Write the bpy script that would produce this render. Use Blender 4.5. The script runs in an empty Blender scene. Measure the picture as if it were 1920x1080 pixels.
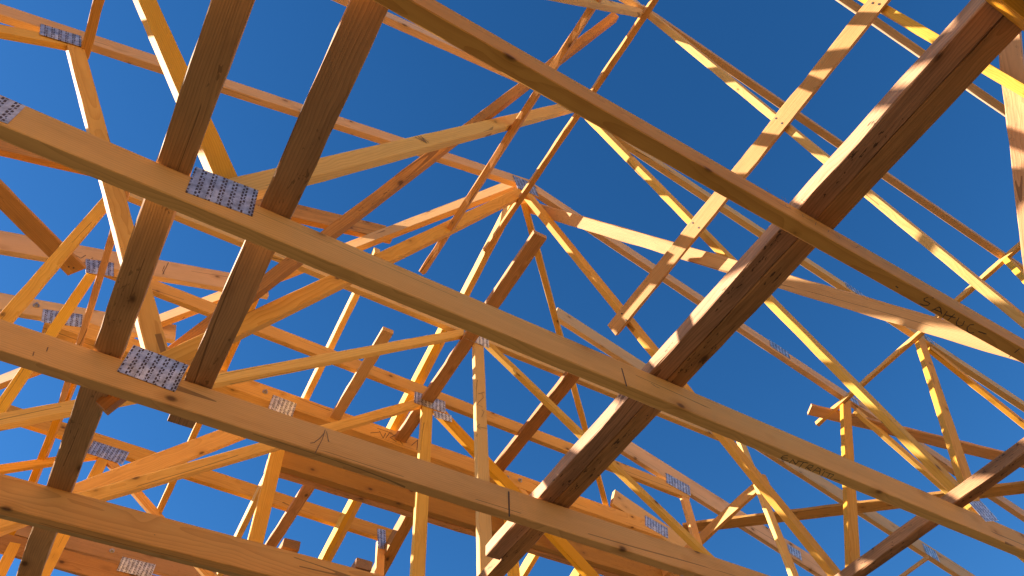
# Roof framing of a hipped house seen from below: trusses, hip girder, laths and braces.
# World: X runs along the trusses (left to right), Y away from the camera, Z up; metres.
import bpy, bmesh, math, random
from mathutils import Vector, Matrix
random.seed(7)
scene = bpy.context.scene
COL = scene.collection
EYE = 1.6            # camera height above the ground

# ------------------------------------------------------------------ data
# (thing, part, wood, centre, axis, face normal, length, width, thickness)  -- eye level = z 0
ROWS = [
 ('T0', 'bottom_chord', 'chord', (1.3, -0.24, 1.449), (1.0, 0.0, 0.0), (0.0, 1.0, 0.0), 11.8, 0.098, 0.036),
 ('T0', 'top_chord', 'tan', (4.27, -0.194, 2.763), (0.9548, -0.0104, -0.2971), (0.0, 0.9994, -0.035), 6.347, 0.086, 0.0344),
 ('T0', 'web', 'yellow', (1.94, -0.2017, 2.545), (0.5091, -0.0301, -0.8602), (-0.0, 0.9994, -0.035), 2.5926, 0.06, 0.0316),
 ('T0', 'web', 'yellow', (3.085, -0.2132, 2.215), (-0.4214, -0.0317, -0.9063), (-0.0, 0.9994, -0.035), 1.7323, 0.06, 0.03),
 ('T0', 'web', 'yellow', (4.35, -0.2062, 2.415), (0.8326, -0.0194, -0.5535), (0.0, 0.9994, -0.035), 2.0417, 0.06, 0.0286),
 ('T0', 'top_chord', 'tan', (-1.785, -0.194, 2.763), (-0.9544, -0.0104, -0.2985), (0.0, 0.9994, -0.035), 6.3184, 0.086, 0.0336),
 ('T0', 'web', 'yellow', (-0.545, -0.2132, 2.215), (0.4401, -0.0314, -0.8974), (0.0, 0.9994, -0.035), 1.7495, 0.06, 0.0272),
 ('T0', 'web', 'yellow', (0.58, -0.2017, 2.545), (-0.5091, -0.0301, -0.8602), (0.0, 0.9994, -0.035), 2.5926, 0.06, 0.026),
 ('T1', 'bottom_chord', 'chord', (1.3, 0.356, 1.449), (1.0, 0.0, 0.0), (0.0, 1.0, 0.0), 11.8, 0.098, 0.036),
 ('T1', 'top_chord', 'tan', (4.27, 0.3613, 2.763), (0.9548, -0.0012, -0.2972), (-0.0, 1.0, -0.004), 6.3467, 0.086, 0.0344),
 ('T1', 'web', 'yellow', (1.94, 0.3604, 2.545), (0.5094, -0.0034, -0.8605), (0.0, 1.0, -0.004), 2.5914, 0.06, 0.0316),
 ('T1', 'web', 'yellow', (3.085, 0.3591, 2.215), (-0.4216, -0.0036, -0.9068), (-0.0, 1.0, -0.004), 1.7314, 0.06, 0.03),
 ('T1', 'web', 'yellow', (4.35, 0.3599, 2.415), (0.8328, -0.0022, -0.5536), (0.0, 1.0, -0.004), 2.0413, 0.06, 0.0286),
 ('T1', 'top_chord', 'tan', (-1.785, 0.3613, 2.763), (-0.9544, -0.0012, -0.2985), (0.0, 1.0, -0.004), 6.3181, 0.086, 0.0336),
 ('T1', 'web', 'yellow', (-0.545, 0.3591, 2.215), (0.4403, -0.0036, -0.8978), (0.0, 1.0, -0.004), 1.7487, 0.06, 0.0272),
 ('T1', 'web', 'yellow', (0.5502, 0.3657, 2.5457), (0.5319, 0.0072, 0.8468), (0.0, 1.0, -0.0085), 2.5879, 0.06, 0.026),
 ('T2', 'bottom_chord', 'chord', (1.3, 0.961, 1.45), (1.0, 0.0, 0.0), (0.0, 1.0, 0.0), 11.8, 0.1, 0.036),
 ('T2', 'top_chord', 'tan', (-1.1703, 0.9763, 3.1027), (0.9526, 0.0027, 0.3042), (0.0, 1.0, -0.009), 6.0629, 0.086, 0.0344),
 ('T2', 'top_chord', 'tan', (4.1625, 0.9741, 2.8573), (0.9569, -0.0026, -0.2903), (0.0, 1.0, -0.009), 5.7455, 0.086, 0.0344),
 ('T2', 'web', 'yellow', (0.5751, 0.9722, 2.6478), (0.5083, 0.0078, 0.8611), (0.0, 1.0, -0.009), 2.782, 0.06, 0.033),
 ('T2', 'web', 'yellow', (1.9534, 0.9729, 2.7169), (0.5066, -0.0078, -0.8621), (0.0, 1.0, -0.009), 2.6643, 0.06, 0.0316),
 ('T2', 'web', 'yellow', (-0.6053, 0.9705, 2.4502), (0.4932, -0.0078, -0.8699), (0.0, 1.0, -0.009), 2.2219, 0.06, 0.0302),
 ('T2', 'web', 'yellow', (3.0746, 0.9692, 2.3154), (-0.508, -0.0078, -0.8613), (0.0, 1.0, -0.009), 1.7356, 0.06, 0.0288),
 ('T2', 'web', 'yellow', (4.0807, 0.9706, 2.4708), (0.758, -0.0059, -0.6523), (0.0, 1.0, -0.009), 1.4788, 0.06, 0.0274),
 ('T2', 'connector_plate', 'plate', (-0.0953, 0.9429, 1.4954), (0.9949, 0.0009, 0.1009), (0.0, 1.0, -0.009), 0.145, 0.1158, 0.0012),
 ('T2', 'connector_plate', 'plate', (-0.5383, 0.9425, 1.4508), (0.9974, 0.0006, 0.0718), (0.0, 1.0, -0.009), 0.0675, 0.0895, 0.0012),
 ('T2', 'connector_plate', 'plate', (2.6342, 0.9432, 1.5331), (0.9398, 0.0031, 0.3416), (0.0, 1.0, -0.009), 0.1198, 0.0814, 0.0012),
 ('T2', 'connector_plate', 'plate', (3.0661, 0.9582, 3.2026), (0.9569, -0.0026, -0.2903), (0.0, 1.0, -0.009), 0.1252, 0.0774, 0.0012),
 ('T2', 'connector_plate', 'plate', (3.5783, 0.9568, 3.0472), (0.9569, -0.0026, -0.2903), (0.0, 1.0, -0.009), 0.0694, 0.0774, 0.0012),
 ('T3', 'bottom_chord', 'chord', (1.3, 1.566, 1.449), (1.0, 0.0, 0.0), (0.0, 1.0, 0.0), 11.8, 0.098, 0.036),
 ('T3', 'top_chord', 'tan', (-1.7737, 1.5385, 2.7748), (0.9486, -0.0063, 0.3163), (0.0, 0.9998, 0.02), 6.5204, 0.086, 0.0344),
 ('T3', 'top_chord', 'tan', (3.9842, 1.5357, 2.9148), (0.9521, 0.0061, -0.3057), (0.0, 0.9998, 0.02), 5.7094, 0.086, 0.0344),
 ('T3', 'web', 'yellow', (0.5539, 1.5428, 2.5627), (0.5244, -0.017, 0.8513), (0.0, 0.9998, 0.02), 2.614, 0.06, 0.033),
 ('T3', 'web', 'yellow', (1.9586, 1.5425, 2.5735), (0.5407, 0.0168, -0.8411), (0.0, 0.9998, 0.02), 2.6716, 0.06, 0.0316),
 ('T3', 'web', 'yellow', (-0.4886, 1.5489, 2.2573), (0.4876, 0.0175, -0.8729), (0.0, 0.9998, 0.02), 1.722, 0.06, 0.0302),
 ('T3', 'web', 'yellow', (3.0474, 1.5483, 2.2846), (-0.4944, 0.0174, -0.8691), (0.0, 0.9998, 0.02), 1.7496, 0.06, 0.0288),
 ('T3', 'web', 'yellow', (-1.4999, 1.5427, 2.5632), (0.8151, -0.0116, 0.5792), (0.0, 0.9998, 0.02), 1.4252, 0.06, 0.0274),
 ('T3', 'web', 'yellow', (4.0961, 1.5441, 2.495), (0.7718, 0.0127, -0.6357), (0.0, 0.9998, 0.02), 1.4944, 0.06, 0.026),
 ('T3', 'connector_plate', 'plate', (-0.0921, 1.545, 1.5009), (0.9993, 0.0007, -0.037), (0.0, 0.9998, 0.02), 0.1485, 0.1056, 0.0012),
 ('T3', 'connector_plate', 'plate', (-0.9495, 1.5152, 2.9882), (0.9306, -0.0073, 0.3661), (0.0, 0.9998, 0.02), 0.1397, 0.0883, 0.0012),
 ('T3', 'connector_plate', 'plate', (1.2488, 1.5005, 3.7255), (0.9832, -0.0037, 0.1826), (0.0, 0.9998, 0.02), 0.1473, 0.1374, 0.0012),
 ('T3', 'connector_plate', 'plate', (3.014, 1.5103, 3.2373), (0.9521, 0.0061, -0.3057), (0.0, 0.9998, 0.02), 0.1464, 0.0774, 0.0012),
 ('T3', 'connector_plate', 'plate', (3.5351, 1.5141, 3.0461), (0.9521, 0.0061, -0.3057), (0.0, 0.9998, 0.02), 0.079, 0.0582, 0.0012),
 ('T4', 'bottom_chord', 'chord', (1.3, 2.171, 1.4525), (1.0, 0.0, 0.0), (0.0, 1.0, 0.0), 11.8, 0.105, 0.036),
 ('T4', 'top_chord', 'rough', (-1.9883, 2.2139, 2.831), (0.936, 0.0106, 0.3518), (0.0, 0.9996, -0.03), 5.771, 0.1464, 0.0344),
 ('T4', 'top_chord', 'tan', (5.0302, 2.2113, 2.7437), (0.9471, -0.0096, -0.3207), (0.0, 0.9996, -0.03), 6.5425, 0.1316, 0.0344),
 ('T4', 'web', 'yellow', (0.2636, 2.1985, 2.3175), (0.7567, 0.0196, 0.6535), (0.0, 0.9996, -0.03), 2.6549, 0.0474, 0.033),
 ('T4', 'web', 'yellow', (2.3278, 2.1989, 2.3281), (0.7615, -0.0194, -0.6479), (0.0, 0.9996, -0.03), 2.5537, 0.0415, 0.0316),
 ('T4', 'web', 'yellow', (1.2949, 2.1985, 2.3152), (-0.0225, -0.03, -0.9993), (0.0, 0.9996, -0.03), 1.7317, 0.0597, 0.0302),
 ('T4', 'web', 'yellow', (-0.6408, 2.1977, 2.2894), (0.0055, 0.03, 0.9995), (0.0, 0.9996, -0.03), 1.6796, 0.0484, 0.0288),
 ('T4', 'web', 'yellow', (3.2388, 2.2001, 2.369), (-0.0796, -0.0299, -0.9964), (0.0, 0.9996, -0.03), 1.8446, 0.0538, 0.0274),
 ('T4', 'flat_chord', 'pale', (1.27, 2.2247, 3.1771), (1.0, 0.0, 0.0), (0.0, 0.9996, -0.03), 3.75, 0.0873, 0.033),
 ('T4', 'bottom_chord', 'orange', (1.3, 2.209, 1.462), (1.0, 0.0, 0.0), (0.0, 1.0, 0.0), 11.8, 0.105, 0.036),
 ('T4', 'connector_plate', 'plate', (4.842, 2.1939, 2.7954), (0.9471, -0.0096, -0.3207), (0.0, 0.9996, -0.03), 0.1164, 0.1035, 0.0012),
 ('T4', 'connector_plate', 'plate', (1.2951, 2.2045, 3.1221), (1.0, 0.0, 0.0), (0.0, 0.9996, -0.03), 0.16, 0.08, 0.0012),
 ('T5', 'bottom_chord', 'chord', (1.3, 2.776, 1.45), (1.0, 0.0, 0.0), (0.0, 1.0, 0.0), 11.8, 0.1, 0.036),
 ('T5', 'top_chord', 'tan', (-2.1335, 2.7488, 2.7593), (0.9491, -0.0063, 0.3149), (0.0, 0.9998, 0.02), 4.8976, 0.1405, 0.0344),
 ('T5', 'top_chord', 'tan', (5.2137, 2.752, 2.6018), (0.9565, 0.0058, -0.2918), (0.0, 0.9998, 0.02), 5.6173, 0.147, 0.0344),
 ('T5', 'flat_chord', 'pale', (1.3026, 2.7408, 3.1612), (0.9997, 0.0005, -0.0244), (0.0, 0.9998, 0.02), 3.8592, 0.0873, 0.0328),
 ('T5', 'web', 'yellow', (0.338, 2.7572, 2.3397), (0.7692, -0.0128, 0.6389), (0.0, 0.9998, 0.02), 2.2998, 0.0532, 0.033),
 ('T5', 'web', 'yellow', (2.2581, 2.7584, 2.2778), (0.7661, 0.0129, -0.6425), (0.0, 0.9998, 0.02), 2.4803, 0.0739, 0.0316),
 ('T5', 'web', 'yellow', (1.259, 2.7586, 2.2694), (0.0013, 0.02, -0.9998), (0.0, 0.9998, 0.02), 1.6093, 0.0663, 0.0302),
 ('T5', 'web', 'yellow', (-0.6117, 2.7579, 2.3067), (0.0166, 0.02, -0.9997), (0.0, 0.9998, 0.02), 1.714, 0.0453, 0.0288),
 ('T5', 'web', 'yellow', (3.1874, 2.7579, 2.3058), (-0.0106, 0.02, -0.9997), (0.0, 0.9998, 0.02), 1.6782, 0.0619, 0.0274),
 ('T5', 'connector_plate', 'plate', (-0.6091, 2.7214, 3.1807), (0.9328, -0.0072, 0.3602), (0.0, 0.9998, 0.02), 0.1276, 0.105, 0.0012),
 ('T5', 'connector_plate', 'plate', (3.1535, 2.7218, 3.1614), (0.9779, 0.0042, -0.2089), (0.0, 0.9998, 0.02), 0.2016, 0.0947, 0.0012),
 ('T5', 'connector_plate', 'plate', (1.2676, 2.7233, 3.0836), (0.9994, -0.0007, 0.0352), (0.0, 0.9998, 0.02), 0.2019, 0.0919, 0.0012),
 ('T5', 'connector_plate', 'plate', (1.3521, 2.7205, 3.0028), (0.994, -0.0022, 0.1094), (0.0, 0.9998, 0.02), 0.1168, 0.0519, 0.0012),
 ('T5', 'connector_plate', 'plate', (4.1261, 2.7266, 2.9207), (0.9565, 0.0058, -0.2918), (0.0, 0.9998, 0.02), 0.1152, 0.0803, 0.0012),
 ('T6', 'top_chord', 'tan', (-2.2659, 3.118, 2.7773), (0.9671, 0.0, 0.2542), (0.0, 1.0, 0.0), 4.3378, 0.1248, 0.0344),
 ('T6', 'top_chord', 'tan', (4.7947, 3.118, 2.4809), (0.9278, 0.0, -0.3732), (0.0, 1.0, 0.0), 4.0901, 0.1516, 0.0344),
 ('T6', 'flat_chord', 'orange', (1.263, 3.1375, 3.0992), (0.9999, 0.0, -0.0121), (0.0, 1.0, 0.0), 4.0318, 0.112, 0.075),
 ('T6', 'web', 'yellow', (-0.0407, 3.118, 2.381), (0.6808, 0.0, 0.7324), (0.0, 1.0, 0.0), 1.7618, 0.0943, 0.033),
 ('T6', 'web', 'yellow', (0.5666, 3.118, 2.2467), (0.0142, 0.0, -0.9999), (0.0, 1.0, 0.0), 1.5936, 0.0717, 0.0316),
 ('T6', 'web', 'yellow', (2.7, 3.118, 2.39), (0.6839, 0.0, -0.7295), (0.0, 1.0, 0.0), 1.7545, 0.075, 0.03),
 ('T6', 'web', 'yellow', (2.02, 3.118, 2.2), (0.0, 0.0, -1.0), (0.0, 1.0, 0.0), 1.6, 0.07, 0.028),
 ('T6', 'bottom_chord', 'pale', (1.3, 3.14, 1.45), (1.0, 0.0, 0.0), (0.0, 1.0, 0.0), 11.8, 0.1, 0.075),
 ('T6', 'connector_plate', 'plate', (-0.6965, 3.099, 3.1401), (0.9483, 0.0, 0.3174), (0.0, 1.0, 0.0), 0.1818, 0.0978, 0.0012),
 ('T6', 'connector_plate', 'plate', (0.5192, 3.099, 3.0492), (0.9988, 0.0, -0.0495), (0.0, 1.0, 0.0), 0.1437, 0.1114, 0.0012),
 ('T6', 'connector_plate', 'plate', (3.2338, 3.099, 3.0951), (0.9695, 0.0, -0.2451), (0.0, 1.0, 0.0), 0.1965, 0.0969, 0.0012),
 ('T6', 'bolt', 'steel', (-0.8345, 3.092, 3.166), (1.0, 0.0, 0.0), (0.0, 1.0, 0.0), 0.026, 0.026, 0.016),
 ('T6', 'bolt', 'steel', (0.4029, 3.092, 3.1088), (1.0, 0.0, 0.0), (0.0, 1.0, 0.0), 0.026, 0.026, 0.016),
 ('T6', 'bolt', 'steel', (2.1103, 3.092, 3.0949), (1.0, 0.0, 0.0), (0.0, 1.0, 0.0), 0.026, 0.026, 0.016),
 ('T6', 'bolt', 'steel', (2.0125, 3.092, 3.0808), (1.0, 0.0, 0.0), (0.0, 1.0, 0.0), 0.026, 0.026, 0.016),
 ('T7', 'flat_chord', 'orange', (0.29, 3.988, 3.1339), (0.9994, 0.0, -0.035), (0.0, 1.0, 0.0), 2.6807, 0.1008, 0.036),
 ('T7', 'web', 'yellow', (-0.7717, 3.988, 2.7592), (0.8381, 0.0, 0.5456), (0.0, 1.0, 0.0), 1.2059, 0.0469, 0.033),
 ('T7', 'web', 'yellow', (-0.2596, 3.988, 2.2204), (-0.0023, 0.0, -1.0), (0.0, 1.0, 0.0), 1.687, 0.0605, 0.0316),
 ('T7', 'web', 'yellow', (0.4651, 3.988, 2.5397), (0.8041, 0.0, -0.5945), (0.0, 1.0, 0.0), 1.7483, 0.0476, 0.0302),
 ('T7', 'web', 'yellow', (1.5663, 3.988, 2.304), (0.0434, -0.0, -0.9991), (0.0, 1.0, 0.0), 1.4391, 0.0562, 0.0288),
 ('T7', 'connector_plate', 'plate', (-0.25, 3.969, 3.0916), (0.9992, 0.0, -0.0396), (0.0, 1.0, 0.0), 0.21, 0.0976, 0.0012),
 ('T7', 'connector_plate', 'plate', (1.5322, 3.969, 3.0376), (0.9913, 0.0, 0.1314), (0.0, 1.0, 0.0), 0.0605, 0.15, 0.0012),
 ('T8', 'top_chord', 'brown', (-0.1705, 4.618, 2.8968), (0.9997, 0.0, -0.024), (0.0, 1.0, 0.0), 5.1517, 0.125, 0.0344),
 ('T8', 'flat_chord', 'brown', (0.3216, 4.618, 2.7398), (0.9989, 0.0, -0.0469), (0.0, 1.0, 0.0), 4.2251, 0.12, 0.028),
 ('T8', 'web', 'yellow', (-0.4872, 4.618, 2.169), (0.047, 0.0, -0.9989), (0.0, 1.0, 0.0), 1.2471, 0.06, 0.033),
 ('T8', 'connector_plate', 'plate', (0.1667, 4.599, 2.8181), (1.0, 0.0, 0.0056), (0.0, 1.0, 0.0), 0.2049, 0.0977, 0.0012),
 ('T8', 'bolt', 'steel', (-0.0056, 4.592, 2.8869), (1.0, 0.0, 0.0), (0.0, 1.0, 0.0), 0.026, 0.026, 0.016),
 ('board_a', '', 'board', (-0.211, 1.751, 1.518), (-0.0008, 1.0, 0.0), (0.0, 0.0, 1.0), 4.2585, 0.0706, 0.03),
 ('board_b', '', 'board', (0.0251, 0.7161, 1.518), (0.0023, 1.0, 0.0), (0.0, 0.0, 1.0), 2.0233, 0.0743, 0.03),
 ('board_c', '', 'board2', (1.1561, 0.3495, 1.5255), (-0.0041, 1.0, 0.0), (0.0, 0.0, 1.0), 3.0989, 0.0595, 0.045),
 ('board_d', '', 'board2', (1.2152, 0.95, 1.5235), (-0.0041, 1.0, 0.0), (0.0, 0.0, 1.0), 3.9, 0.0595, 0.041),
 ('board_e', '', 'board2', (2.4725, 1.0, 1.5255), (-0.0155, 0.9999, 0.0), (0.0, 0.0, 1.0), 3.2004, 0.0512, 0.045),
 ('lath_rw', '', 'lath', (1.7363, 0.4319, 2.8063), (0.0053, 0.9999, -0.009), (0.8601, 0.0, 0.5101), 2.3564, 0.0718, 0.022),
 ('lath_lw', '', 'lath', (0.801, 0.8204, 2.9354), (-0.0369, 0.9974, -0.0622), (-0.8601, 0.0, 0.5101), 1.9443, 0.034, 0.028),
 ('lath_ridge', '', 'lath', (1.2118, 0.8434, 3.545), (-0.0136, 0.9999, -0.0), (0.0, 0.0, 1.0), 2.1134, 0.03, 0.03),
 ('brace_l', '', 'rough', (0.4891, 1.1035, 2.6075), (-0.4587, 0.4372, -0.7736), (-0.8601, 0.0, 0.5101), 2.9, 0.04, 0.04),
 ('brace_r', '', 'lath', (1.892, 1.0095, 2.7222), (0.4523, -0.4621, -0.7628), (0.8601, 0.0, 0.5101), 2.5223, 0.0672, 0.03),
 ('brace_r2', '', 'lath', (2.205, -0.0459, 2.1943), (0.3876, 0.65, -0.6536), (0.8601, 0.0, 0.5101), 1.3941, 0.0679, 0.03),
 ('brace_r3', '', 'rough', (4.0809, 1.3518, 2.7641), (0.8878, -0.3681, -0.2761), (0.297, 0.0, 0.9549), 1.7614, 0.0717, 0.022),
 ('brace_r4', '', 'rough', (4.0224, 2.0197, 2.7823), (0.5991, -0.7787, -0.1863), (0.297, 0.0, 0.9549), 2.3474, 0.0829, 0.022),
 ('lath_rr', '', 'lath', (3.4148, 0.4861, 2.9754), (-0.0092, 1.0, 0.0028), (0.297, 0.0, 0.9549), 2.4974, 0.024, 0.03),
 ('lath_rr2', '', 'lath', (4.5654, 2.573, 2.6176), (0.008, 1.0, -0.0025), (0.297, 0.0, 0.9549), 0.952, 0.0106, 0.03),
 ('brace_ll', '', 'brown', (-0.975, 2.3626, 2.9463), (0.6849, 0.6968, 0.213), (-0.297, 0.0, 0.9549), 0.8814, 0.0921, 0.022),
 ('lath_ll', '', 'lath', (-0.851, 0.9806, 2.989), (-0.0065, 1.0, -0.002), (-0.297, 0.0, 0.9549), 1.1567, 0.0344, 0.03),
 ('lath_lp', '', 'lath', (-0.56, 2.8689, 3.0074), (0.0, 0.9986, 0.0525), (-1.0, 0.0, 0.0), 1.6461, 0.0181, 0.03),
 ('lath_rp', '', 'lath', (3.289, 2.727, 2.8171), (-0.0, 0.9998, -0.0208), (1.0, 0.0, 0.0), 1.156, 0.0667, 0.028),
 ('lath_c', '', 'rough', (1.2476, 2.4035, 3.098), (0.0056, 1.0, 0.0), (0.0, 0.0, 1.0), 1.9147, 0.075, 0.03),
 ('lath_h1', '', 'lath', (0.8303, 2.9665, 3.098), (0.0012, 1.0, 0.0), (0.0, 0.0, 1.0), 1.2211, 0.0626, 0.03),
 ('lath_h2', '', 'rough', (1.9179, 2.6587, 3.098), (0.012, 0.9999, 0.0), (0.0, 0.0, 1.0), 1.1577, 0.0846, 0.03),
 ('lath_h3', '', 'lath', (0.876, 4.0729, 2.965), (-0.0123, 0.9999, 0.0), (0.0, 0.0, 1.0), 1.4668, 0.069, 0.03),
 ('hip_l', '', 'pale', (-1.0631, 3.8831, 3.0921), (-0.6876, 0.6876, -0.233), (0.7071, 0.7071, 0.0), 6.7479, 0.1, 0.036),
 ('hip_r', '', 'orange', (3.7375, 4.0375, 2.9266), (0.6907, 0.6907, -0.2141), (0.1514, 0.1514, 0.9768), 7.1304, 0.036, 0.1),
 ('jack_0', '', 'yellow', (0.15, 3.52, 3.1093), (0.0, 0.9552, -0.2961), (1.0, 0.0, 0.0), 1.7589, 0.09, 0.036),
 ('jack_1', '', 'yellow', (0.645, 4.59, 2.7776), (0.0, 0.9552, -0.2961), (1.0, 0.0, 0.0), 5.0463, 0.09, 0.036),
 ('jack_c', '', 'yellow', (1.2435, 4.3, 2.8675), (0.0065, 0.9551, -0.2961), (1.0, -0.0063, 0.0019), 5.6536, 0.09, 0.036),
 ('jack_d', '', 'yellow', (1.21, 4.675, 2.7513), (0.0, 0.9552, -0.2961), (1.0, 0.0, 0.0), 4.8683, 0.09, 0.036),
 ('jack_2', '', 'brown', (1.6, 5.1, 2.6195), (0.0, 0.9552, -0.2961), (1.0, 0.0, 0.0), 3.9784, 0.09, 0.075),
 ('jack_4', '', 'yellow', (2.58, 4.95, 2.666), (0.0, 0.9552, -0.2961), (1.0, 0.0, 0.0), 4.2925, 0.09, 0.036),
 ('jack_5', '', 'yellow', (2.98, 5.15, 2.604), (0.0, 0.9552, -0.2961), (1.0, 0.0, 0.0), 3.8737, 0.09, 0.036),
 ('jack_m', '', 'yellow', (-0.55, 3.95, 2.976), (0.0, 0.9552, -0.2961), (1.0, 0.0, 0.0), 1.1516, 0.09, 0.036),
 ('beam', '', 'brown', (2.0, 3.2255, 2.8127), (1.0, 0.0, 0.0), (0.0, 1.0, 0.0), 2.9, 0.18, 0.048),
 ('beam_b', '', 'rough', (2.0, 3.2765, 2.8077), (1.0, 0.0, 0.0), (0.0, 1.0, 0.0), 2.9, 0.17, 0.048),
 ('block547', '', 'brown', (0.5202, 2.26, 1.556), (0.0, 1.0, 0.0), (0.0, 0.0, 1.0), 0.14, 0.06, 0.035),
 ('block683', '', 'brown', (0.789, 2.26, 1.5538), (0.0, 1.0, 0.0), (0.0, 0.0, 1.0), 0.14, 0.06, 0.035),
]
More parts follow.
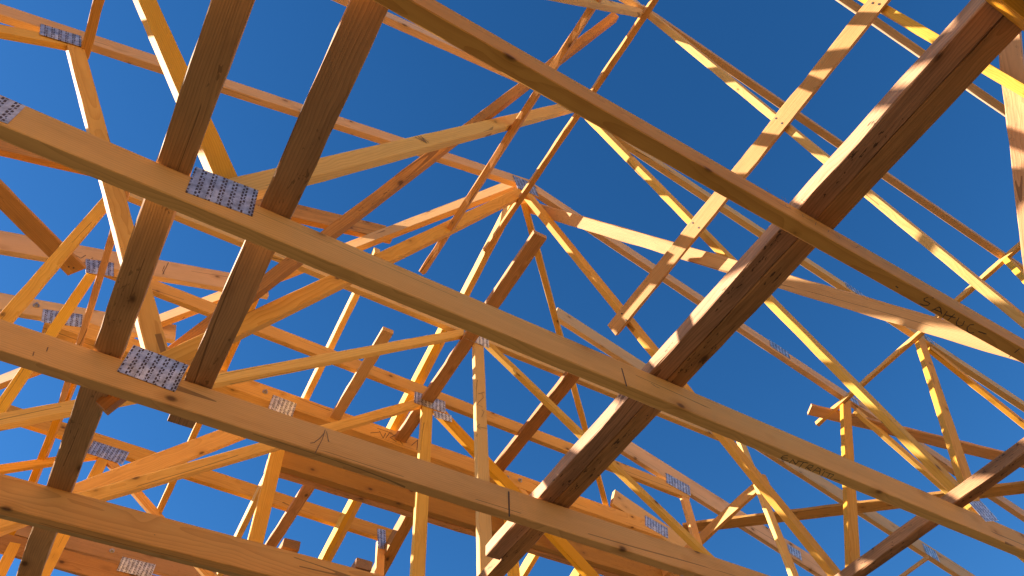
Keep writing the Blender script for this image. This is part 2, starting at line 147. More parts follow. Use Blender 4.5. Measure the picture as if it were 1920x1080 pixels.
# pen and pencil marks: (thing, face normal, stroke width, strokes)
MARKS = [
 ['T1',[0.0,0.0,1.0],0.0024,[[[1.5413,0.3395,1.3994],[1.5265,0.3447,1.3994],[1.5208,0.3519,1.3994],[1.5265,0.3568,1.3994],[1.539,0.3554,1.3994],[1.5474,0.3563,1.3994],[1.5475,0.3627,1.3994],[1.5362,0.3675,1.3994],[1.5236,0.3688,1.3994]],[[1.5698,0.3686,1.3994],[1.5729,0.3615,1.3994],[1.5777,0.3521,1.3994],[1.5844,0.3528,1.3994],[1.603,0.3646,1.3994]],[[1.5727,0.3633,1.3994],[1.5972,0.3612,1.3994]],[[1.609,0.3517,1.3994],[1.6146,0.3694,1.3994]],[[1.6341,0.3483,1.3994],[1.6349,0.3708,1.3994]],[[1.6129,0.3621,1.3994],[1.646,0.3557,1.3994]],[[1.6549,0.351,1.3994],[1.6608,0.3644,1.3994],[1.6701,0.3706,1.3994],[1.6802,0.3692,1.3994],[1.6846,0.363,1.3994],[1.6777,0.3517,1.3994]],[[1.7105,0.3478,1.3994],[1.7015,0.3526,1.3994],[1.7018,0.3624,1.3994],[1.7123,0.3709,1.3994],[1.726,0.3722,1.3994],[1.7331,0.3657,1.3994]],[[1.7422,0.357,1.3994],[1.7686,0.3529,1.3994]],[[1.4248,0.3597,1.3994],[1.4336,0.3607,1.3994]]]],
 ['T1',[0.0,0.0,1.0],0.003,[[[1.8966,0.3441,1.3994],[1.897,0.3645,1.3994],[1.8968,0.3765,1.3994]]]],
 ['T2',[0.0,0.0,1.0],0.0022,[[[1.614,0.9541,1.3994],[1.6033,0.962,1.3994],[1.6029,0.9708,1.3994],[1.616,0.9756,1.3994],[1.632,0.9695,1.3994]],[[1.6064,0.9691,1.3994],[1.6223,0.963,1.3994]],[[1.6429,0.9772,1.3994],[1.6416,0.9604,1.3994],[1.6643,0.9728,1.3994],[1.6629,0.9559,1.3994]],[[1.658,0.9584,1.3994],[1.6953,0.9513,1.3994]],[[1.68,0.9545,1.3994],[1.6847,0.9787,1.3994]],[[1.7052,0.973,1.3994],[1.7061,0.9548,1.3994],[1.7191,0.9528,1.3994],[1.7211,0.9625,1.3994],[1.7085,0.9687,1.3994],[1.728,0.9734,1.3994]],[[1.7372,0.9752,1.3994],[1.7376,0.9526,1.3994],[1.7499,0.9537,1.3994],[1.7635,0.9713,1.3994]],[[1.7406,0.9672,1.3994],[1.7567,0.9629,1.3994]],[[1.7698,0.9547,1.3994],[1.7757,0.9744,1.3994]],[[1.7599,0.9524,1.3994],[1.7638,0.9487,1.3994]],[[1.7765,0.9577,1.3994],[1.8074,0.9542,1.3994]],[[1.7929,0.955,1.3994],[1.7971,0.9729,1.3994]],[[1.8086,0.9555,1.3994],[1.8094,0.9715,1.3994]],[[1.8228,0.9695,1.3994],[1.8471,0.9668,1.3994]]]],
 ['T1',[0.0,1.0,-0.0085],0.0014,[[[0.9855,0.338,1.4753],[1.0241,0.338,1.4706],[1.0286,0.3385,1.526],[1.0386,0.3378,1.449],[1.0785,0.3379,1.4646],[1.0959,0.3386,1.5356]],[[1.0822,0.3385,1.5284],[1.0596,0.3378,1.4529],[1.0967,0.3381,1.4803]],[[1.0714,0.3379,1.4632],[1.1132,0.3378,1.4506],[1.126,0.3381,1.486],[1.1078,0.3382,1.495]],[[1.1243,0.338,1.4649],[1.1809,0.3384,1.5179],[1.1918,0.3383,1.5071],[1.1467,0.3377,1.4405]],[[1.1401,0.3379,1.4637],[1.1613,0.338,1.4718]],[[1.2027,0.3382,1.4963],[1.2279,0.3382,1.4926],[1.1922,0.3378,1.4445]],[[1.2202,0.3382,1.4911],[1.2254,0.3377,1.4381]],[[1.2474,0.3381,1.4792],[1.232,0.3378,1.4433]],[[1.2808,0.3381,1.4769],[1.3256,0.3383,1.5022],[1.3289,0.3381,1.4856],[1.288,0.3378,1.4448],[1.2715,0.3378,1.4461]]]],
 ['T2',[0.0,1.0,-0.009],0.004,[[[1.0134,0.9432,1.4876],[1.0124,0.9423,1.3938]]]],
 ['T3',[0.0,0.9998,0.02],0.005,[[[1.0057,1.5458,1.4816],[1.0022,1.5476,1.3889]]]],
 ['T2',[0.0,1.0,-0.009],0.0018,[[[1.1117,0.9429,1.4549],[1.1269,0.9428,1.4475],[1.1393,0.9428,1.4483]],[[1.1238,0.9428,1.4488],[1.1211,0.9429,1.4515]]]],
 ['T3',[0.0,0.9998,0.02],0.0017,[[[0.3923,1.5457,1.4858],[0.3905,1.5464,1.4514],[0.3784,1.5475,1.3942]],[[0.3926,1.5459,1.4746],[0.3844,1.5463,1.4526],[0.3696,1.5468,1.4282],[0.3591,1.547,1.4222]],[[0.3976,1.5458,1.4805],[0.4089,1.5464,1.4478]],[[0.4064,1.5464,1.4505],[0.4103,1.5464,1.4484]]]],
 ['T3',[0.0,0.9998,0.02],0.002,[[[-0.3549,1.5469,1.4275],[-0.3519,1.5471,1.4153]],[[-0.3351,1.5463,1.4558],[-0.3322,1.5466,1.4422]]]],
 ['T6',[0.0,1.0,0.0],0.0035,[[[1.0609,3.0994,3.07],[1.1215,3.0994,3.1029]],[[1.1152,3.0994,3.1075],[1.1428,3.0994,3.0612],[1.1561,3.0994,3.1103]],[[1.1597,3.0994,3.0683],[1.1789,3.0994,3.1199],[1.2151,3.0994,3.1132],[1.1875,3.0994,3.0871],[1.2302,3.0994,3.0687]],[[1.2528,3.0994,3.0852],[1.2721,3.0994,3.0642]],[[1.2292,3.0994,3.0827],[1.3003,3.0994,3.0903]],[[1.3309,3.0994,3.081],[1.3703,3.0994,3.1411],[1.3681,3.0994,3.0601]]]],
 ['T4',[0.0,0.9996,-0.03],0.002,[[[1.2849,2.1903,2.6626],[1.3063,2.1908,2.6798],[1.3151,2.1899,2.6509],[1.2873,2.1885,2.6049],[1.2761,2.1878,2.5803],[1.3061,2.1877,2.5753]],[[1.3063,2.1908,2.6798],[1.3226,2.1912,2.6945]],[[1.2999,2.187,2.5534],[1.3126,2.1868,2.5467],[1.2974,2.1855,2.5024]],[[1.2692,2.1831,2.4233],[1.3233,2.1835,2.4353]],[[1.2849,2.1838,2.4481],[1.2662,2.1831,2.422],[1.2881,2.1828,2.4139]],[[1.2671,2.1817,2.3755],[1.2614,2.1811,2.3557]]]],
 ['T5',[0.0,0.9998,0.02],0.0025,[[[-0.3419,2.7171,3.4129],[-0.3376,2.7193,3.3058]],[[-0.3513,2.7179,3.3762],[-0.3477,2.7187,3.3365],[-0.3318,2.7192,3.3097]]]],
 ['T5',[0.0,0.9998,0.02],0.003,[[[-0.7448,2.7213,3.2074],[-0.707,2.7214,3.1979],[-0.6977,2.7207,3.233]],[[-0.6658,2.7209,3.223],[-0.6632,2.7207,3.233]]]],
 ['T2',[0.0,1.0,-0.009],0.003,[[[0.3462,0.9506,2.3068],[0.3796,0.9506,2.3067]],[[0.3554,0.9507,2.3249],[0.3864,0.9506,2.3067]],[[0.365,0.9508,2.3359],[0.3962,0.9507,2.3176]],[[0.3721,0.9508,2.3285],[0.3898,0.9506,2.306]]]],
]

# nail heads: (plank, place, face normal)
NAILS = [
 ['lath_rw',[1.7193,-0.1853,2.8133],[0.8601,0.0,0.5101]],
 ['lath_rw',[1.7317,-0.1936,2.7924],[0.8601,0.0,0.5101]],
 ['lath_rw',[1.7147,0.3556,2.8211],[0.8601,0.0,0.5101]],
 ['lath_rw',[1.733,0.3555,2.7903],[0.8601,0.0,0.5101]],
 ['lath_rw',[1.7187,0.9272,2.8143],[0.8601,0.0,0.5101]],
 ['lath_rw',[1.7385,0.9232,2.7809],[0.8601,0.0,0.5101]],
 ['lath_rw',[1.7255,1.5052,2.8028],[0.8601,0.0,0.5101]],
 ['lath_rw',[1.7463,1.5091,2.7678],[0.8601,0.0,0.5101]],
 ['brace_ll',[-0.7063,2.6443,3.0183],[-0.297,0.0,0.9549]],
 ['brace_ll',[-0.6868,2.6455,3.0244],[-0.297,0.0,0.9549]],
]

# ------------------------------------------------------------------ materials
def mat_new(name):
    m = bpy.data.materials.new(name); m.use_nodes = True
    nt = m.node_tree; nt.nodes.clear()
    out = nt.nodes.new('ShaderNodeOutputMaterial'); b = nt.nodes.new('ShaderNodeBsdfPrincipled')
    nt.links.new(b.outputs[0], out.inputs[0])
    return m, nt, b
class NT:
    def __init__(s, nt): s.nt = nt
    def n(s, t, **kw):
        x = s.nt.nodes.new(t)
        for k, v in kw.items(): setattr(x, k, v)
        return x
    def l(s, a, b): s.nt.links.new(a, b)
    def val(s, sock, v):
        if hasattr(v, 'is_output'): s.l(v, sock)
        else: sock.default_value = v
    def math(s, op, a, b=0.0, c=0.0, clamp=False):
        x = s.n('ShaderNodeMath', operation=op); x.use_clamp = clamp
        s.val(x.inputs[0], a); s.val(x.inputs[1], b); s.val(x.inputs[2], c); return x.outputs[0]
    def vmath(s, op, a, b):
        x = s.n('ShaderNodeVectorMath', operation=op); s.val(x.inputs[0], a); s.val(x.inputs[1], b); return x.outputs[0]
    def noise(s, v, scale, detail=3, rough=.55, dist=0):
        x = s.n('ShaderNodeTexNoise'); s.l(v, x.inputs['Vector']); x.inputs['Scale'].default_value = scale
        x.inputs['Detail'].default_value = detail; x.inputs['Roughness'].default_value = rough; x.inputs['Distortion'].default_value = dist
        return x.outputs['Fac']
    def ramp(s, f, stops):
        x = s.n('ShaderNodeValToRGB'); s.l(f, x.inputs[0]); e = x.color_ramp.elements
        while len(e) < len(stops): e.new(.5)
        for q, (p, c) in zip(e, stops): q.position = p; q.color = (*c, 1) if len(c) == 3 else c
        return x.outputs[0]
    def mix(s, f, a, b, mode='MIX'):
        x = s.n('ShaderNodeMix', data_type='RGBA', blend_type=mode)
        s.val(x.inputs[0], f)
        for i, c in ((6, a), (7, b)):
            if hasattr(c, 'is_output'): s.l(c, x.inputs[i])
            else: x.inputs[i].default_value = (*c, 1)
        return x.outputs[2]

def wood(name, light, dark, ring=.55, rough_board=0.0, knots=1.0, vary=.35):
    m, nt, b = mat_new(name); g = NT(nt)
    tc = g.n('ShaderNodeTexCoord'); oi = g.n('ShaderNodeObjectInfo')
    rnd = oi.outputs['Random']
    off = g.n('ShaderNodeCombineXYZ')
    g.l(g.math('MULTIPLY', rnd, 37.0), off.inputs[0])
    P = g.vmath('ADD', tc.outputs['Object'], off.outputs[0])
    # growth rings about a pith line that runs along the timber, a little off its face
    r2 = g.math('FRACT', g.math('MULTIPLY', rnd, 17.3)); r3 = g.math('FRACT', g.math('MULTIPLY', rnd, 91.7))
    off2 = g.n('ShaderNodeCombineXYZ')
    g.l(g.math('MULTIPLY_ADD', r2, .14, -.07), off2.inputs[1]); g.l(g.math('MULTIPLY_ADD', r3, .14, -.07), off2.inputs[2])
    Q = g.vmath('ADD', P, off2.outputs[0])
    wob = g.n('ShaderNodeTexNoise'); g.l(g.vmath('MULTIPLY', P, (1.6, 6, 6)), wob.inputs['Vector']); wob.inputs['Scale'].default_value = 1.0; wob.inputs['Detail'].default_value = 2
    Q = g.vmath('ADD', Q, g.vmath('MULTIPLY', g.vmath('SUBTRACT', wob.outputs['Color'], (.5, .5, .5)), (0, .05, .05)))
    sep = g.n('ShaderNodeSeparateXYZ'); g.l(Q, sep.inputs[0])
    rad = g.math('SQRT', g.math('ADD', g.math('POWER', sep.outputs[1], 2.0), g.math('POWER', sep.outputs[2], 2.0)))
    # knots
    vo = g.n('ShaderNodeTexVoronoi'); g.l(g.vmath('MULTIPLY', P, (7.5, 12, 12)), vo.inputs['Vector']); vo.inputs['Scale'].default_value = 1.0; vo.inputs['Randomness'].default_value = .95
    kd = vo.outputs['Distance']
    kpull = g.math('MULTIPLY', g.math('SUBTRACT', 1.0, g.math('MULTIPLY', kd, 2.2), clamp=True), .006)
    rad = g.math('ADD', rad, kpull)
    ph = g.math('FRACT', g.math('MULTIPLY', rad, 165.0))
    rg = g.math('POWER', ph, 2.2)
    fib = g.noise(g.vmath('MULTIPLY', P, (7, 330, 330)), 1.0, 3, .6)
    streak = g.noise(g.vmath('MULTIPLY', P, (1.1, 26, 26)), 1.0, 3, .6)
    blotch = g.noise(g.vmath('MULTIPLY', P, (2.2, 7, 7)), 1.0, 4, .6)
    f = g.math('MULTIPLY', rg, ring)
    f = g.math('ADD', f, g.math('MULTIPLY_ADD', fib, .8, -.4))
    f = g.math('ADD', f, g.math('MULTIPLY_ADD', streak, .7, -.3), clamp=True)
    c = g.mix(f, light, dark)
    # each timber its own tone
    hs = g.n('ShaderNodeHueSaturation'); g.l(c, hs.inputs['Color'])
    g.l(g.math('MULTIPLY_ADD', r2, .016, .492), hs.inputs['Hue'])
    g.l(g.math('MULTIPLY_ADD', r3, .2, .9), hs.inputs['Saturation'])
    g.l(g.math('MULTIPLY_ADD', rnd, vary, 1.0 - vary * .5), hs.inputs['Value'])
    c = hs.outputs[0]
    c = g.mix(g.math('MULTIPLY', g.math('SUBTRACT', blotch, .5, clamp=True), 1.2, clamp=True), c, tuple(x * .55 for x in dark))
    if knots:
        col = g.n('ShaderNodeSeparateColor'); g.l(vo.outputs['Color'], col.inputs[0])
        has = g.math('GREATER_THAN', col.outputs[0], 1.0 - .62 * knots)
        size = g.math('MULTIPLY_ADD', col.outputs[1], .085, .045)
        kn = g.n('ShaderNodeMapRange'); g.l(kd, kn.inputs[0]); g.l(g.math('MULTIPLY', size, .55), kn.inputs[1]); g.l(g.math('MULTIPLY', size, 1.25), kn.inputs[2]); kn.inputs[3].default_value = 1; kn.inputs[4].default_value = 0
        halo = g.n('ShaderNodeMapRange'); g.l(kd, halo.inputs[0]); g.l(size, halo.inputs[1]); g.l(g.math('MULTIPLY', size, 3.2), halo.inputs[2]); halo.inputs[3].default_value = .45; halo.inputs[4].default_value = 0
        c = g.mix(g.math('MULTIPLY', halo.outputs[0], has), c, tuple(x * .8 for x in dark))
        c = g.mix(g.math('MULTIPLY', g.math('MULTIPLY', kn.outputs[0], has), .8), c, (.075, .028, .009))
    # long drying splits that follow the grain
    sv = g.math('ABSOLUTE', g.math('SUBTRACT', g.noise(g.vmath('MULTIPLY', P, (.35, 11, 11)), 1.0, 1, .4), .5))
    sm_ = g.math('GREATER_THAN', g.noise(g.vmath('MULTIPLY', P, (2.1, 5, 5)), 1.0, 1, .4), .53)
    split = g.math('MULTIPLY', g.math('LESS_THAN', sv, .0055), sm_)
    c = g.mix(g.math('MULTIPLY', split, .6), c, (.09, .04, .015))
    if rough_board:
        st = g.noise(g.vmath('MULTIPLY', P, (3.0, 22, 22)), 1.0, 5, .7, .4)
        st = g.ramp(st, [(.45, (0, 0, 0)), (.72, (1, 1, 1))])
        c = g.mix(g.math('MULTIPLY', st, .55 * rough_board), c, (.07, .036, .016))
        sp = g.noise(g.vmath('MULTIPLY', P, (38, 110, 110)), 1.0, 2, .6)
        pt = g.noise(g.vmath('MULTIPLY', P, (3, 14, 14)), 1.0, 2, .5)
        sp = g.math('MULTIPLY', g.math('GREATER_THAN', sp, .64), g.math('GREATER_THAN', pt, .57))
        c = g.mix(g.math('MULTIPLY', sp, .75 * rough_board), c, (.025, .015, .009))
    g.l(c, b.inputs['Base Color'])
    b.inputs['Roughness'].default_value = .68; b.inputs['Specular IOR Level'].default_value = .25
    bp = g.n('ShaderNodeBump'); bp.inputs['Strength'].default_value = .35 + .3 * rough_board; bp.inputs['Distance'].default_value = .0012 + .001 * rough_board
    g.l(g.math('ADD', fib, g.math('MULTIPLY', rg, .3)), bp.inputs['Height']); g.l(bp.outputs[0], b.inputs['Normal'])
    return m

MATS = {
 'pale':   wood('pale_pine',   (.68, .40, .155), (.49, .25, .078), knots=1.0, vary=.2),
 'chord':  wood('chord_pine',  (.80, .395, .066), (.57, .235, .028), knots=1.0, vary=.14),
 'tan':    wood('tan_pine',    (.70, .44, .215), (.52, .295, .115), knots=1.0, vary=.2),
 'yellow': wood('yellow_pine', (.82, .435, .078), (.62, .27, .03), knots=.7, vary=.2),
 'orange': wood('bounce_tinted_pine', (.74, .405, .075), (.53, .245, .03), knots=.9, vary=.2),  # girder's warm bounced light is put into this base colour
 'lath':   wood('lath_wood',   (.70, .37, .135), (.48, .215, .062), knots=.6, rough_board=.25, vary=.2),
 'rough':  wood('rough_sawn_wood', (.58, .29, .095), (.35, .145, .036), knots=.9, rough_board=.65),
 'brown':  wood('brown_board', (.44, .228, .08), (.27, .122, .034), knots=.9, rough_board=.3),
 'board':  wood('plank_wood',  (.62, .335, .115), (.37, .18, .052), knots=.9, rough_board=.55, vary=.2),
 'board2': wood('weathered_plank_wood', (.58, .29, .10), (.34, .15, .044), knots=.8, rough_board=1.0, vary=.2),
}
def plate_mat():
    m, nt, b = mat_new('galvanised_plate'); g = NT(nt)
    tc = g.n('ShaderNodeTexCoord'); sp = g.n('ShaderNodeSeparateXYZ'); g.l(tc.outputs['Object'], sp.inputs[0])
    x, z = sp.outputs[0], sp.outputs[2]
    def slots(xo, zo):
        cx = g.math('ABSOLUTE', g.math('SUBTRACT', g.math('FRACT', g.math('MULTIPLY_ADD', x, 1 / .0235, xo)), .5))
        cz = g.math('ABSOLUTE', g.math('SUBTRACT', g.math('FRACT', g.math('MULTIPLY_ADD', z, 1 / .0142, zo)), .5))
        return g.math('MULTIPLY', g.math('LESS_THAN', cx, .10), g.math('LESS_THAN', cz, .36))
    s = g.math('MAXIMUM', slots(.5, .25), slots(.78, .75))
    part = g.noise(tc.outputs['Object'], 95, 1, .5)          # teeth close some of the slots
    s = g.math('MULTIPLY', s, g.math('GREATER_THAN', part, .40))
    sm = g.ramp(g.noise(tc.outputs['Object'], 34, 4, .65), [(.38, (0, 0, 0)), (.62, (1, 1, 1))]); sp2 = g.noise(tc.outputs['Object'], 25, 2, .5)
    base = g.mix(sm, (.46, .45, .43), (.84, .82, .78))
    base = g.mix(s, base, (.07, .034, .014))
    g.l(base, b.inputs['Base Color'])
    g.l(g.math('SUBTRACT', .78, g.math('MULTIPLY', s, .78)), b.inputs['Metallic'])
    g.l(g.math('MULTIPLY_ADD', sp2, .5, .14), b.inputs['Roughness'])
    bp = g.n('ShaderNodeBump'); bp.inputs['Strength'].default_value = .8; bp.inputs['Distance'].default_value = .002
    g.l(g.math('ADD', g.math('MULTIPLY', s, -1.0), g.math('MULTIPLY', sp2, 1.3)), bp.inputs['Height']); g.l(bp.outputs[0], b.inputs['Normal'])
    return m
MATS['plate'] = plate_mat()
m, nt, b = mat_new('bolt_steel'); b.inputs['Base Color'].default_value = (.45, .42, .38, 1); b.inputs['Metallic'].default_value = .9; b.inputs['Roughness'].default_value = .4; MATS['steel'] = m
m, nt, b = mat_new('marker_ink'); b.inputs['Base Color'].default_value = (.045, .028, .018, 1); b.inputs['Roughness'].default_value = .6; MATS['ink'] = m
m, nt, b = mat_new('pencil'); b.inputs['Base Color'].default_value = (.16, .085, .04, 1); b.inputs['Roughness'].default_value = .6; MATS['pencil'] = m
m, nt, b = mat_new('site_ground'); g = NT(nt); tc = g.n('ShaderNodeTexCoord')
g.l(g.mix(g.noise(tc.outputs['Object'], .8, 6, .6), (.42, .28, .13), (.54, .38, .19)), b.inputs['Base Color']); b.inputs['Roughness'].default_value = .9

# ------------------------------------------------------------------ mesh helpers
def timber_mesh(name, L, w, t, seed, rough=1.0):
    """a sawn timber along local X: chamfered section, slightly uneven along its length"""
    rn = random.Random(seed)
    bm = bmesh.new(); ch = min(.0022, t * .15)
    hy, hz = t / 2, w / 2
    sec = [(-hy, -hz + ch), (-hy, hz - ch), (-hy + ch, hz), (hy - ch, hz), (hy, hz - ch), (hy, -hz + ch), (hy - ch, -hz), (-hy + ch, -hz)]
    N = max(2, min(60, int(L / .07)))
    rings = []
    bow = rn.uniform(-.0012, .0012)
    for i in range(N + 1):
        u = i / N; x = (u - .5) * L
        b_ = bow * (1 - (2 * u - 1) ** 2)
        ring = []
        for k, (y, z) in enumerate(sec):
            a = rough * .0007
            # the front face stays true so that plates and marks lie flat on it
            jy = 0 if k in (0, 1) else rn.uniform(-a, a)
            ring.append(bm.verts.new((x, y + jy, z + b_ + rn.uniform(-a, a))))
        rings.append(ring)
    for i in range(N):
        for k in range(8):
            bm.faces.new((rings[i][k], rings[i][(k + 1) % 8], rings[i + 1][(k + 1) % 8], rings[i + 1][k]))
    bm.faces.new(rings[0][::-1]); bm.faces.new(rings[-1])
    bmesh.ops.recalc_face_normals(bm, faces=bm.faces)
    me = bpy.data.meshes.new(name); bm.to_mesh(me); bm.free()
    return me
def plate_mesh(name, L, w, t):
    bm = bmesh.new(); bmesh.ops.create_cube(bm, size=1.0)
    bmesh.ops.scale(bm, vec=(L, t, w), verts=bm.verts)
    bmesh.ops.bevel(bm, geom=[e for e in bm.edges], offset=t * .25, segments=1, affect='EDGES')
    me = bpy.data.meshes.new(name); bm.to_mesh(me); bm.free(); return me
def bolt_mesh(name):
    """washer, hexagon nut and a stub of thread, pointing to local -Y"""
    bm = bmesh.new()
    def disc(r, d, y, n):
        g = bmesh.ops.create_cone(bm, cap_ends=True, segments=n, radius1=r, radius2=r * .96, depth=d)
        bmesh.ops.rotate(bm, verts=g['verts'], cent=(0, 0, 0), matrix=Matrix.Rotation(math.pi / 2, 3, 'X'))
        bmesh.ops.translate(bm, verts=g['verts'], vec=(0, y, 0))
    disc(.016, .0025, .0065, 24); disc(.010, .009, .001, 6); disc(.006, .008, -.0075, 16)
    me = bpy.data.meshes.new(name); bm.to_mesh(me); bm.free(); return me
def frame_matrix(c, d, n):
    d = Vector(d).normalized(); n = Vector(n); n = (n - d * n.dot(d)).normalized(); z = d.cross(n)
    M = Matrix((d, n, z)).transposed().to_4x4(); M.translation = Vector(c) + Vector((0, 0, EYE)); return M
def link(o): COL.objects.link(o); return o
def tag(o, label=None, cat=None, group=None, kind=None):
    if label: o['label'] = label
    if cat: o['category'] = cat
    if group: o['group'] = group
    if kind: o['kind'] = kind
    return o

INFO = {
 'T0': ('roof_truss', 'roof truss almost overhead, its lower beam just showing in the top right corner', 'roof truss', 'full roof trusses standing in a row'),
 'T1': ('roof_truss', 'roof truss with SAHUC handwritten underneath its long lower beam', 'roof truss', 'full roof trusses standing in a row'),
 'T2': ('roof_truss', 'roof truss with ENTRAIT handwritten underneath its lower beam and a shiny plate between two planks', 'roof truss', 'full roof trusses standing in a row'),
 'T3': ('roof_truss', 'roof truss whose peak is the end of the ridge, black scribble on its lower beam', 'roof truss', 'full roof trusses standing in a row'),
 'T4': ('hip_truss', 'hip truss with pencil figure and arrow drawn on its upright middle post', 'roof truss', 'hip trusses with flat tops'),
 'T5': ('hip_truss', 'hip truss with a bent shiny metal plate at the top of its middle post', 'roof truss', 'hip trusses with flat tops'),
 'T6': ('hip_girder', 'double bolted orange girder with ARTA pencilled on its flat top beam', 'roof truss', None),
 'T7': ('wing_truss', 'orange flat topped frame low on the left with a pale plate above three fanning timbers', 'roof truss', None),
 'T8': ('wing_girder', 'brown deep beam pair in the bottom left corner with one bolt and a dotted plate', 'roof truss', None),
 'board_a': ('plank', 'brown plank at far left lying across three lower beams, dark knot near its middle', 'plank', 'planks laid across the lower beams'),
 'board_b': ('plank', 'brown plank just right of the two large shiny plates, ending below a beam', 'plank', 'planks laid across the lower beams'),
 'board_c': ('plank', 'speckled dark plank with sunlit edge, left of the wide pair and cut shorter', 'plank', 'planks laid across the lower beams'),
 'board_d': ('plank', 'dark weathered plank, right one of the wide pair, running on past its cut neighbour', 'plank', 'planks laid across the lower beams'),
 'board_e': ('plank', 'dark plank with a sunlit edge in the bottom right corner', 'plank', 'planks laid across the lower beams'),
 'lath_rw': ('lath', 'pale flat lath striped with sunlight, nailed under the right slanting struts, free lower end', 'lath', None),
 'lath_lw': ('lath', 'splintery square lath left of the ridge, hanging free above the middle beam', 'lath', None),
 'lath_ridge': ('lath', 'thin textured lath running under the ridge peaks', 'lath', None),
 'brace_l': ('brace', 'long slanting brown brace from the top peak down to a lower left beam', 'brace', None),
 'brace_r': ('brace', 'wide slanting brace running right from the ridge end, brightest sunlit part beside it', 'brace', None),
 'brace_r2': ('brace', 'broad pale brace cut by the right edge, upright in view beside the wide dark planks', 'brace', None),
 'brace_r3': ('brace', 'short brace with a free square end beside the small lath tip on the right', 'brace', None),
 'brace_r4': ('brace', 'brown brace lying nearly level behind the ENTRAIT beam at lower right', 'brace', None),
 'lath_rr': ('lath', 'thin brown lath crossing the right rafters, its free tip next to a square ended brace', 'lath', None),
 'lath_rr2': ('lath', 'small lath below the metal plate near the bottom right edge', 'lath', None),
 'brace_ll': ('brace', 'dark broad brace at the left edge with two nails in its cut end', 'brace', None),
 'lath_ll': ('lath', 'short lath with a sunlit edge hanging near the top left plate', 'lath', None),
 'lath_lp': ('lath', 'narrow lath passing in front of two blue plates at left', 'lath', None),
 'lath_rp': ('lath', 'short brightly sunlit lath between two upright posts at lower right', 'lath', None),
 'lath_c': ('lath', 'brown rough lath with a free upper end just below the ridge end', 'lath', None),
 'lath_h1': ('lath', 'short brown lath with free upper end left of the bent plate', 'lath', None),
 'lath_h2': ('lath', 'rough brown lath with two sunlit patches beside the wide dark planks', 'lath', None),
 'lath_h3': ('lath', 'brown lath with a white sunlit edge below the dark beam at bottom centre', 'lath', None),
 'hip_l': ('hip_rafter', 'left hip rafter with a white sunlit top running down left from the ridge end', 'rafter', None),
 'hip_r': ('hip_rafter', 'thin orange hip rafter running steeply down from the ridge end', 'rafter', None),
 'jack_0': ('jack_rafter', 'orange short rafter under the crossing yellow struts, behind the left planks', 'rafter', 'rafters of the hipped end'),
 'jack_1': ('jack_rafter', 'slim rafter with white sunlit edge left of the short brown lath', 'rafter', 'rafters of the hipped end'),
 'jack_c': ('jack_rafter', 'central rafter running straight down from the ridge end', 'rafter', 'rafters of the hipped end'),
 'jack_d': ('jack_rafter', 'rafter doubling the left side of the central rafter, cut upper end', 'rafter', 'rafters of the hipped end'),
 'jack_2': ('jack_rafter', 'brown rafter between the small metal strap and the middle post at the bottom', 'rafter', 'rafters of the hipped end'),
 'jack_4': ('jack_rafter', 'rafter showing a white triangle below the wide dark planks at the bottom', 'rafter', 'rafters of the hipped end'),
 'jack_5': ('jack_rafter', 'rafter showing a white patch right of the slanting strut at the bottom edge', 'rafter', 'rafters of the hipped end'),
 'jack_m': ('jack_rafter', 'rafter glimpsed behind the leftmost plank at lower left', 'rafter', 'rafters of the hipped end'),
 'beam': ('trimmer_beam', 'brown deep beam with a plain face under the orange girder', 'beam', None),
 'beam_b': ('trimmer_beam', 'rough dark beam lying behind the plain brown beam, seen from its stained underside', 'beam', None),
 'block547': ('wood_block', 'small cut wood block on the lowest left beam, left of the strap', 'block', None),
 'block683': ('wood_block', 'small cut wood block on the lowest left beam, just left of the strap post', 'block', None),
}
ROOT = {}; PARTS = {}
count = {}
for i, (key, role, mat, c, d, n, L, w, t) in enumerate(ROWS):
    name, label, cat, group = INFO[key]
    M = frame_matrix(c, d, n)
    if role:
        if key not in ROOT:
            e = link(bpy.data.objects.new(name, None)); e.empty_display_size = .2
            e.location = (1.26, c[1], EYE + 1.4); tag(e, label, cat, group); ROOT[key] = e
        if mat == 'plate': me = plate_mesh(role, L, w, t)
        elif mat == 'steel': me = bolt_mesh(role)
        else: me = timber_mesh(role, L, w, t, i)
        me.materials.append(MATS[mat])
        o = link(bpy.data.objects.new(role, me)); o.parent = ROOT[key]
        o.matrix_world = M
        o.matrix_parent_inverse = Matrix.Identity(4)
        o.matrix_local = Matrix.Translation(-Vector(ROOT[key].location)) @ M
        PARTS.setdefault(key, []).append(o)
    else:
        me = timber_mesh(name, L, w, t, i, 2.6); me.materials.append(MATS[mat])
        o = link(bpy.data.objects.new(name, me)); o.matrix_world = M
        tag(o, label, cat, group); ROOT[key] = o

# pen and pencil marks: thin ribbons of ink lying on the timber face
def near(s, t):          # do two strokes belong to the same written word?
    return min((Vector(p) - Vector(q)).length for p in s for q in t) < .03
for key, n, w, strokes in MARKS:
    words = []
    for s in strokes:
        hit = [g_ for g_ in words if any(near(s, t) for t in g_)]
        words = [g_ for g_ in words if g_ not in hit] + [sum(hit, []) + [s]]
    root = ROOT[key]; n = Vector(n)
    for word in words:
        bm = bmesh.new()
        for s in word:
            P = [Vector(p) + Vector((0, 0, EYE)) for p in s]
            for a, b in zip(P, P[1:]):
                d = b - a
                if d.length < 1e-5: continue
                d.normalize(); q = n.cross(d) * w / 2
                a2, b2 = a - d * w * .3, b + d * w * .3
                bm.faces.new([bm.verts.new(v) for v in (a2 - q, b2 - q, b2 + q, a2 + q)])
        bmesh.ops.translate(bm, verts=bm.verts, vec=-Vector(root.location))
        me = bpy.data.meshes.new('lettering'); bm.to_mesh(me); bm.free()
        me.materials.append(MATS['ink'] if w > .0021 else MATS['pencil'])
        o = link(bpy.data.objects.new('lettering', me)); o.parent = root

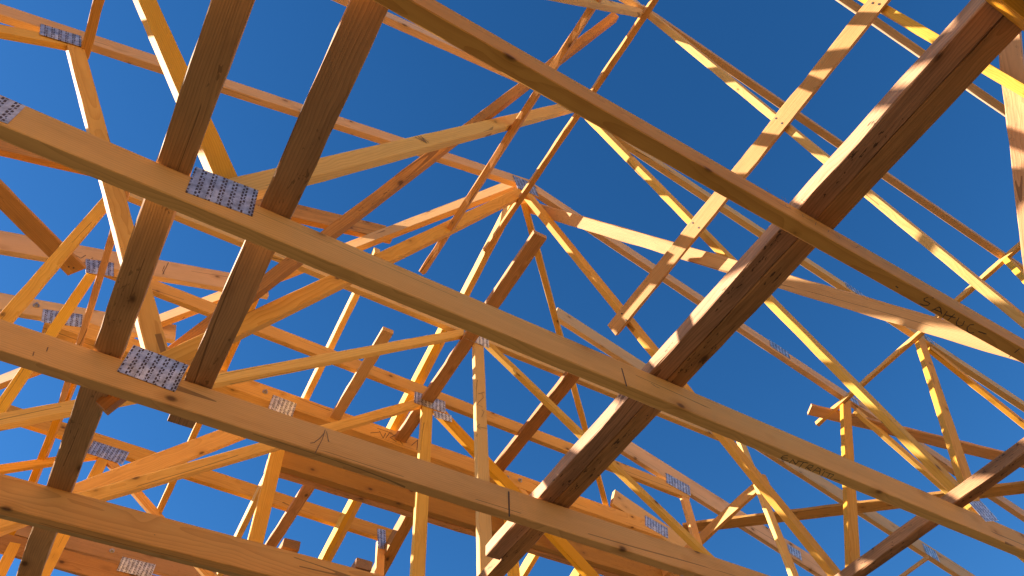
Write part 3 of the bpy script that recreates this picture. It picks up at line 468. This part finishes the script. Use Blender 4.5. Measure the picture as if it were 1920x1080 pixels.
# nail heads
for key, p, n in NAILS:
    bm = bmesh.new(); bmesh.ops.create_cone(bm, cap_ends=True, segments=12, radius1=.0042, radius2=.0036, depth=.002)
    me = bpy.data.meshes.new('nail'); bm.to_mesh(me); bm.free(); me.materials.append(MATS['ink'])
    o = link(bpy.data.objects.new('nail', me)); root = ROOT[key]; o.parent = root
    W = Matrix.Translation(Vector(p) + Vector((0, 0, EYE)) - Vector(n) * .0006) @ Vector(n).to_track_quat('Z', 'Y').to_matrix().to_4x4()
    o.matrix_local = root.matrix_world.inverted() @ W

# ------------------------------------------------------------------ ground
bm = bmesh.new(); bmesh.ops.create_grid(bm, x_segments=8, y_segments=8, size=1500)
me = bpy.data.meshes.new('ground'); bm.to_mesh(me); bm.free(); me.materials.append(MATS['_g'] if '_g' in MATS else bpy.data.materials['site_ground'])
gnd = link(bpy.data.objects.new('ground', me)); tag(gnd, kind='structure')

bm = bmesh.new(); bmesh.ops.create_cube(bm, size=1.0)  # unseen slab, added to keep bounce light off the timber undersides
bmesh.ops.scale(bm, vec=(20, 22, .12), verts=bm.verts); bmesh.ops.bevel(bm, geom=list(bm.edges), offset=.01, segments=1, affect='EDGES')
me = bpy.data.meshes.new('added_dark_slab'); bm.to_mesh(me); bm.free()
m, nt, b = mat_new('bounce_cutting_dark'); g = NT(nt); tc = g.n('ShaderNodeTexCoord')
g.l(g.mix(g.noise(tc.outputs['Object'], 1.4, 6, .6), (.020, .013, .006), (.036, .023, .010)), b.inputs['Base Color']); b.inputs['Roughness'].default_value = .85  # near-black so that the added slab sends little light upwards
me.materials.append(m)
slab = link(bpy.data.objects.new('added_dark_slab', me)); slab.location = (1.27, 3.0, .06); tag(slab, kind='structure')

# ------------------------------------------------------------------ light
SUN_EL, SUN_AZ = math.radians(25), math.radians(-56.5)   # azimuth from +Y towards +X
sv = Vector((math.cos(SUN_EL) * math.sin(SUN_AZ), math.cos(SUN_EL) * math.cos(SUN_AZ), math.sin(SUN_EL)))
sun = bpy.data.lights.new('sun', 'SUN'); sun.energy = 4.6; sun.angle = math.radians(.5); sun.color = (1, .91, .84)
so = link(bpy.data.objects.new('sun', sun)); so.rotation_euler = sv.to_track_quat('Z', 'Y').to_euler(); so.location = (-20, 0, 20)
w = bpy.data.worlds.new('World'); scene.world = w; w.use_nodes = True
nt = w.node_tree; nt.nodes.clear()
bg = nt.nodes.new('ShaderNodeBackground'); out = nt.nodes.new('ShaderNodeOutputWorld'); sk = nt.nodes.new('ShaderNodeTexSky')
sk.sky_type = 'NISHITA'; sk.sun_disc = False; sk.sun_elevation = SUN_EL; sk.sun_rotation = SUN_AZ
sk.altitude = 600; sk.air_density = 1.0; sk.dust_density = 0.15; sk.ozone_density = 5.0
hs = nt.nodes.new('ShaderNodeHueSaturation'); hs.inputs['Saturation'].default_value = 1.2; hs.inputs['Hue'].default_value = 0.501
nt.links.new(sk.outputs[0], hs.inputs['Color']); nt.links.new(hs.outputs[0], bg.inputs[0]); bg.inputs[1].default_value = 0.053; nt.links.new(bg.outputs[0], out.inputs[0])

# ------------------------------------------------------------------ camera
cam = bpy.data.cameras.new('camera'); co = link(bpy.data.objects.new('camera', cam))
R = [[0.860454, -0.505562, -0.063448], [0.381603, 0.721922, -0.577242], [0.337636, 0.472478, 0.814105]]
co.matrix_world = Matrix.Translation((0, 0, EYE)) @ Matrix((R[0], [-v for v in R[1]], [-v for v in R[2]])).transposed().to_4x4()
cam.sensor_width = 36; cam.lens = 1349.17 / 1920 * 36; cam.clip_start = .05; cam.clip_end = 5000
scene.camera = co
vs = scene.view_settings; vs.view_transform = 'Standard'; vs.look = 'None'; vs.gamma = 1; vs.use_curve_mapping = False; vs.exposure = 1.78
scene.render.resolution_x, scene.render.resolution_y = 1024, 576
scene.cycles.max_bounces = 8; scene.cycles.diffuse_bounces = 6
